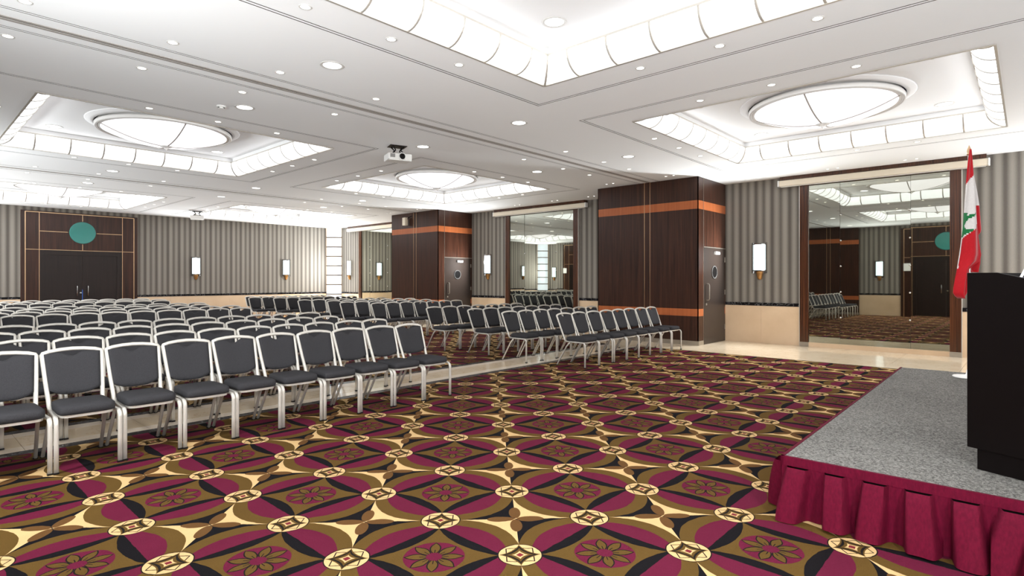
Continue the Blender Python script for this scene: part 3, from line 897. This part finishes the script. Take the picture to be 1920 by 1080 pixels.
def skirt(length, seed):
    """pleated cloth along local +x, bulging to -y"""
    rnd = random.Random(seed)
    n = int(length / 0.008); m = MB(); rows = []
    pl = 0.205
    np_ = int(length / pl) + 3
    jit = [rnd.uniform(-0.06, 0.06) for _ in range(np_)]
    amp = [rnd.uniform(0.8, 1.25) for _ in range(np_)]
    wid = [rnd.uniform(0.44, 0.62) for _ in range(np_)]
    lift = [rnd.uniform(0.0, 0.02) for _ in range(np_)]
    nz = 12
    for j in range(nz + 1):
        tz = j / nz                                    # 0 top, 1 bottom
        row = []
        for i in range(n + 1):
            x = length * i / n
            p = int(x / pl); f = x / pl - p
            c = 0.5 + jit[p] / pl * tz * 1.6
            w = wid[p] * (0.5 + 0.14 * tz)
            e = abs(f - c) / w
            s = 1 / (1 + math.exp((e - 1.0) * (26 - 15 * tz)))
            fl_ = 0.012 * math.sin(x * 37 + p) * tz
            y = -(0.002 + (0.060 + 0.070 * tz ** 0.7 * amp[p]) * s + fl_ * 0.5 + 0.004 * tz)
            z = (SH - 0.055) * (1 - tz) + 0.006 + (lift[p] * s * tz ** 3)
            row.append((x, y, z))
        rows.append(row)
    m.loops(rows, False)
    return m
s1 = skirt(Dp, 3).build('skirt', M['skirt'], st, True, loc=(0, 0, 0), rotz=-PI / 2)
s2 = skirt(W, 5).build('skirt', M['skirt'], st, True, loc=(W, 0, 0), rotz=PI)

# ------------------------------------------------------------------ lectern and what stands on it
nx_, ny_ = 0.39, 0.92
ln = math.hypot(nx_, ny_); nx_, ny_ = nx_ / ln, ny_ / ln
mx_, my_ = -ny_, nx_
lc = (4.343 + 0.045 * nx_ + 0.015 * mx_, 0.229 + 0.045 * ny_ + 0.015 * my_)
# local axes: +x = away from camera side (-m), +y = back towards the speaker (-n)
lect = thing('lectern', 'black-brown wooden lectern standing on the near end of the stage', 'lectern', (lc[0], lc[1], SH), 0)
lect.matrix_world = Matrix(((-mx_, -nx_, 0, lc[0]), (-my_, -ny_, 0, lc[1]), (0, 0, 1, SH + 0.003), (0, 0, 0, 1)))
LW, LDp = 0.62, 0.52
HT0, HT1 = 1.16, 1.065
def profile_panel(x0, x1):
    m = MB()
    pts = [(0.0, 0.122), (0.0, HT0), (0.15, HT0), (LDp, HT1), (LDp, 0.122)]
    m.loops([[(x0, y, z) for y, z in pts], [(x1, y, z) for y, z in pts]])
    return m
profile_panel(0.0, 0.025).build('side_panel', M['lectern'], lect, bevel=0.003)
profile_panel(LW - 0.025, LW).build('side_panel', M['lectern'], lect, bevel=0.003)
bx(0.025, LW - 0.025, 0.0, 0.022, 0.122, HT0).build('front_panel', M['lectern'], lect)
bx(0.025, LW - 0.025, 0.022, 0.15, HT0 - 0.025, HT0 - 0.002).build('top_ledge', M['lectern'], lect)
m = MB(); sl = (HT1 - HT0) / (LDp - 0.15)
pts = [(0.15, HT0 - 0.045), (0.15, HT0 - 0.025), (LDp, HT1 - 0.025), (LDp, HT1 - 0.045)]
m.loops([[(0.025, y, z) for y, z in pts], [(LW - 0.025, y, z) for y, z in pts]]).build('reading_board', M['lectern'], lect)
bx(0.025, LW - 0.025, 0.022, LDp - 0.02, 0.55, 0.575).build('shelf', M['lectern'], lect)
bx(0.015, LW - 0.015, 0.045, LDp - 0.03, 0.0, 0.122).build('plinth', M['lectern'], lect, bevel=0.003)
tb = thing('tablet', 'white-edged tablet leaning upright on the lectern top', 'tablet', (0, 0, 0))
tb.matrix_world = lect.matrix_world @ Matrix.Translation((0.23, 0.205, HT0 - 0.034)) @ Matrix.Rotation(math.radians(-24), 4, 'X')
bx(-0.11, 0.11, -0.006, 0.006, 0.0, 0.17).build('shell', M['white'], tb, bevel=0.004)
bx(-0.10, 0.10, 0.006, 0.0075, 0.01, 0.16).build('display', M['screen'], tb)

# ------------------------------------------------------------------ flag on its stand
FX, FY, FZ = 8.34, 0.51, SH + 0.004
fs = thing('flag_stand', 'slim flag pole with gold finial and white disc base on the stage', 'flag pole', (FX, FY, FZ))
MB().lathe([(0.0, 0.0), (0.15, 0.0), (0.155, 0.008), (0.15, 0.016), (0.05, 0.024), (0.03, 0.04), (0.022, 0.09), (0.0, 0.09)], n=28).build('base', M['white'], fs, True)
MB().lathe([(0.014, 0.05), (0.014, 2.56), (0.0, 2.56)], n=12).build('pole', M['chrome'], fs, True)
MB().lathe([(0.014, 2.54), (0.024, 2.555), (0.016, 2.57), (0.022, 2.59), (0.018, 2.615), (0.0, 2.66)], n=12).build('finial', M['gold'], fs, True)
KP = 0.00609
EH = Vector((0.62, -0.785, 0)).normalized()
EN = Vector((-0.785, -0.62, 0)).normalized()          # towards the viewer side
def fpt(px, py, dep):
    h = (px - 1818) * KP
    z = 3.02 - FZ - (py - 276) * KP
    return Vector((0, 0, z)) + EH * h + EN * dep
def interp(tab, y):
    for a, b in zip(tab, tab[1:]):
        if a[0] <= y <= b[0]:
            f = (y - a[0]) / (b[0] - a[0]); return [p + (q - p) * f for p, q in zip(a[1:], b[1:])]
    return list(tab[-1][1:])
def inside(p, poly):
    c = False; j = len(poly) - 1
    for i in range(len(poly)):
        (xi, yi), (xj, yj) = poly[i], poly[j]
        if (yi > p[1]) != (yj > p[1]) and p[0] < (xj - xi) * (p[1] - yi) / (yj - yi) + xi: c = not c
        j = i
    return c
cedar = [(1760 + a / 3.375, 260 + b / 3.375) for a, b in [(147, 472), (178, 470), (164, 492), (214, 474), (205, 492), (175, 513), (160, 535), (150, 560), (165, 573), (201, 575), (188, 592), (150, 615), (137, 640), (132, 628), (139, 580), (142, 520)]]
def cloth(tab, depth, colour, y0, y1, ny=110, nx=26):
    m = MB(); i0 = 0
    P = []
    for j in range(ny + 1):
        y = y0 + (y1 - y0) * j / ny
        l, r = interp(tab, y)
        row = []
        for i in range(nx + 1):
            x = l + (r - l) * i / nx
            row.append((x, y, depth(i / nx, (y - y0) / (y1 - y0))))
        P.append(row)
    for row in P: m.v += [tuple(fpt(*q)) for q in row]
    for j in range(ny):
        for i in range(nx):
            cx_ = (P[j][i][0] + P[j + 1][i + 1][0]) / 2; cy_ = (P[j][i][1] + P[j + 1][i + 1][1]) / 2
            k = j * (nx + 1) + i
            m.f.append((k, k + 1, k + nx + 2, k + nx + 1)); m.mi.append(colour(cx_, cy_))
    return m
def add_cloth(m, name, par):
    o = m.build(name, [M['red'], M['flagwhite'], M['green']], par, True)
    o.modifiers.clear() if hasattr(o.modifiers, 'clear') else None
    sol = o.modifiers.new('thick', 'SOLIDIFY'); sol.thickness = 0.004; sol.offset = 0
    return o
flag = thing('flag', 'red and white flag with a green cedar, drooping in folds from the pole', 'flag', (FX, FY, FZ))
front = [(281, 1815, 1820.5), (300, 1812, 1822.5), (320, 1809.5, 1824.5), (345, 1807, 1827), (380, 1804.5, 1830.5), (420, 1802.5, 1833), (450, 1800, 1836), (478, 1797.5, 1839), (490, 1796, 1836), (505, 1794.5, 1816), (520, 1792, 1812), (540, 1789, 1812), (550, 1788.5, 1810.5), (556, 1792, 1807), (560, 1797, 1803)]
def col_front(x, y):
    if x - (interp(front, y)[0]) < 1.6 and 445 < y < 503: return 1
    if y < 345 - (x - 1808) * 1.12: return 0
    if y > 450 - (x - 1800) * 0.93: return 0
    return 2 if inside((x, y), cedar) else 1
def dep_front(s, t):
    return 0.035 + 0.05 * math.sin(s * PI) * (0.25 + t) + 0.022 * math.sin(s * 9 + t * 5) * (0.3 + t) - 0.03 * s
add_cloth(cloth(front, dep_front, col_front, 281, 560), 'front_fold', flag)
back = [(312, 1819, 1824.5), (345, 1820, 1831.5), (384, 1822, 1840), (430, 1826, 1848), (436, 1829, 1847), (441, 1836, 1840)]
add_cloth(cloth(back, lambda s, t: -0.02 - 0.05 * s * t + 0.018 * math.sin(s * 7 + t * 3), lambda x, y: 1 if y < 385 else 0, 312, 441, 60, 16), 'back_fold', flag)
lobe = [(462, 1820, 1838), (478, 1816, 1840.5), (495, 1814, 1839.5), (505, 1813, 1837.5), (511, 1822, 1836.5)]
add_cloth(cloth(lobe, lambda s, t: -0.015 + 0.02 * math.sin(s * 8) - 0.02 * s, lambda x, y: 0, 462, 511, 30, 16), 'lower_fold', flag)

# ------------------------------------------------------------------ banquet chairs
def arcpts(c, r, a0, a1, n):       # in the y,z plane
    return [(c[0] + r * math.cos(a0 + (a1 - a0) * q / n), c[1] + r * math.sin(a0 + (a1 - a0) * q / n)) for q in range(n + 1)]
CHS = 0.452
def chair_meshes():
    out = []
    for s in (-1, 1):
        path = [(s * 0.208, 0.0, 0.0), (s * 0.208, 0.0, 0.2)]
        for y, z in arcpts((0.055, 0.372), 0.055, PI, PI / 2, 5): path.append((s * (0.208 - 0.03 * y), y, z))
        path += [(s * 0.198, 0.2, 0.427), (s * 0.186, 0.40, 0.427)]
        out.append(('front_leg', MB().sweep(path, (1, 0, 0), 0.033, 0.024).mesh('front_leg', M['alu'], True)))
        rp = [(s * 0.186, 0.33, 0.418), (s * 0.19, 0.40, 0.34), (s * 0.203, 0.60, 0.0)]
        rp.append((s * 0.204, 0.606, -0.01))
        out.append(('rear_leg', MB().sweep(rp, (1, 0, 0), 0.028, 0.022).flat().mesh('rear_leg', M['alu'], True)))
    # back frame: one bent loop up, over and down
    half = [(0.184, 0.37, 0.427), (0.183, 0.415, 0.432), (0.184, 0.443, 0.455), (0.187, 0.465, 0.51), (0.197, 0.52, 0.65), (0.2045, 0.578, 0.80), (0.2085, 0.604, 0.862)]
    top = [(0.203, 0.6065, 0.872), (0.16, 0.612, 0.886), (0.08, 0.617, 0.897)]
    path = half + top + [(0, 0.618, 0.901)] + [(-x, y, z) for x, y, z in reversed(top)] + [(-x, y, z) for x, y, z in reversed(half)]
    N = Vector((0, -0.94, 0.36)).normalized()
    def axis(p):
        if p.z < 0.44 and p.y < 0.42: return Vector((0, 0.0, 1.0))
        return N
    out.append(('back_frame', MB().sweep(path, axis, 0.024, 0.033).mesh('back_frame', M['alu'], True)))
    # backrest pad
    nx, nz = 16, 14
    def cen(t):                 # centre line of the back: t 0 bottom .. 1 top
        z = 0.522 + t * (0.879 - 0.522)
        y = 0.462 + (z - 0.51) * 0.398
        return y, z
    rows_f, rows_b = [], []
    for j in range(nz + 1):
        t = j / nz
        rf, rb = [], []
        for i in range(nx + 1):
            s = -1 + 2 * i / nx
            tb_ = 0.02 + 0.13 * abs(s) ** 3.2
            tt = 1.0 - 0.035 * s * s - (0.058 * (1 + math.cos(PI * s / 0.46)) if abs(s) < 0.46 else 0)
            te = tb_ + (tt - tb_) * t
            y, z = cen(te)
            w = 0.172 + te * 0.026
            edge = (1 - abs(s) ** 6) * (1 - abs(2 * t - 1) ** 8)
            bow = 0.018 * (1 - s * s)
            f = Vector((s * w, y + bow, z)) + N * (0.010 + 0.013 * edge)
            b = Vector((s * w, y + bow, z)) - N * (0.008 + 0.012 * edge)
            rf.append(tuple(f)); rb.append(tuple(b))
        rows_f.append(rf); rows_b.append(rb)
    m = MB()
    m.loops(rows_f, False)
    n0 = len(m.v)
    m.loops([list(r) for r in rows_b], False)
    for k in range(len(m.f) // 2, len(m.f)): m.f[k] = tuple(reversed(m.f[k]))
    w = nx + 1
    border = [(0, i) for i in range(nx + 1)] + [(j, nx) for j in range(1, nz + 1)] + [(nz, i) for i in range(nx - 1, -1, -1)] + [(j, 0) for j in range(nz - 1, 0, -1)]
    for q in range(len(border)):
        a, b = border[q], border[(q + 1) % len(border)]
        ia, ib = a[0] * w + a[1], b[0] * w + b[1]
        m.f.append((ib, ia, n0 + ia, n0 + ib)); m.mi.append(0)
    out.append(('backrest', m.mesh('backrest', M['fabric'], True)))
    # seat pad
    def sup(wf, wb_, y0, y1, z, e=5.0, n=36):
        r = []
        for q in range(n):
            th = 2 * PI * q / n
            c, s = math.cos(th), math.sin(th)
            x = math.copysign(abs(c) ** (2 / e), c); y = math.copysign(abs(s) ** (2 / e), s)
            wy = wf + (wb_ - wf) * (y + 1) / 2
            r.append((x * wy, (y0 + y1) / 2 + y * (y1 - y0) / 2, z))
        return r
    sp = MB().loops([sup(0.182, 0.17, 0.02, 0.43, 0.437, 7), sup(0.192, 0.178, 0.004, 0.44, 0.443, 7), sup(0.1945, 0.18, 0.0, 0.442, 0.468, 7), sup(0.192, 0.178, 0.004, 0.44, 0.494, 7), sup(0.178, 0.166, 0.022, 0.425, 0.506, 6), sup(0.10, 0.10, 0.12, 0.34, 0.511)])
    out.append(('seat', sp.mesh('seat', M['fabric'], True)))
    fr = MB()
    fr.loops([sup(0.186, 0.178, 0.012, 0.42, 0.416), sup(0.188, 0.178, 0.010, 0.424, 0.436)])
    out.append(('seat_frame', fr.mesh('seat_frame', M['alu'])))
    return out
CM = chair_meshes()
GLIDE = {}
for n_, yy, xx in (('front_leg', 0.0, 0.208), ('rear_leg', 0.601, 0.203)):
    for s_ in (-1, 1):
        GLIDE[n_, s_] = bx(s_ * xx - 0.018, s_ * xx + 0.018, yy - 0.014, yy + 0.014, 0.0, 0.014).mesh('glide', M['darkmetal'])
def chair(x, y, rz, label, group, glides=False):
    t = thing('banquet_chair', label, 'chair', (x, y, 0.004), rz, group)
    for q, (n, me) in enumerate(CM):
        o = put(n, me, t)
        if glides and n.endswith('_leg'): put('glide', GLIDE[n, -1 if q < 2 else 1], o)
ca, sa = math.cos(YAW), math.sin(YAW)
def x_at(px, y):
    xc = (px - 960) / F_PX
    return y * (xc * ca + sa) / (-xc * sa + ca)
ROWY = (5.555, 6.70, 7.90, 9.06, 11.85, 13.0, 14.2, 15.4, 17.85, 19.05, 20.35)
LEFT_END = (790, 726.3, 635, 600.8, 470.8, 452, 394.2, 387, 319.2, 313.3, 281)
RIGHT_START = (1042.5, 940, 875.3, 798.7, 695.3, 636.7, 612.5, 557.5, 512.2, 465.3, 459)
RIGHT_N = (8, 7, 7, 7, 7, 7, 7, 7, 7, 7, 7)
for r, y in enumerate(ROWY):
    rn = 'front' if r == 0 else 'last' if r == len(ROWY) - 1 else ORD[r]
    xe = x_at(LEFT_END[r], y + 0.604) - 0.0125
    i = 0
    while True:
        x = xe - 0.2125 - CHS * i
        if x < XL + 0.75: break
        chair(x, y + random.uniform(-0.012, 0.012), 0.0, 'charcoal chair %s from the centre aisle in the %s row of the left block' % (ORD[i] if i else 'nearest', rn), 'banquet chairs of the left block', r < 5)
        i += 1
    xs_ = x_at(RIGHT_START[r], y + 0.604) + 0.0125
    for i in range(RIGHT_N[r]):
        chair(xs_ + 0.2125 + CHS * i, y + random.uniform(-0.012, 0.012), 0.0, 'charcoal chair %s from the centre aisle in the %s row of the right block' % (ORD[i] if i else 'nearest', rn), 'banquet chairs of the right block', r < 5)
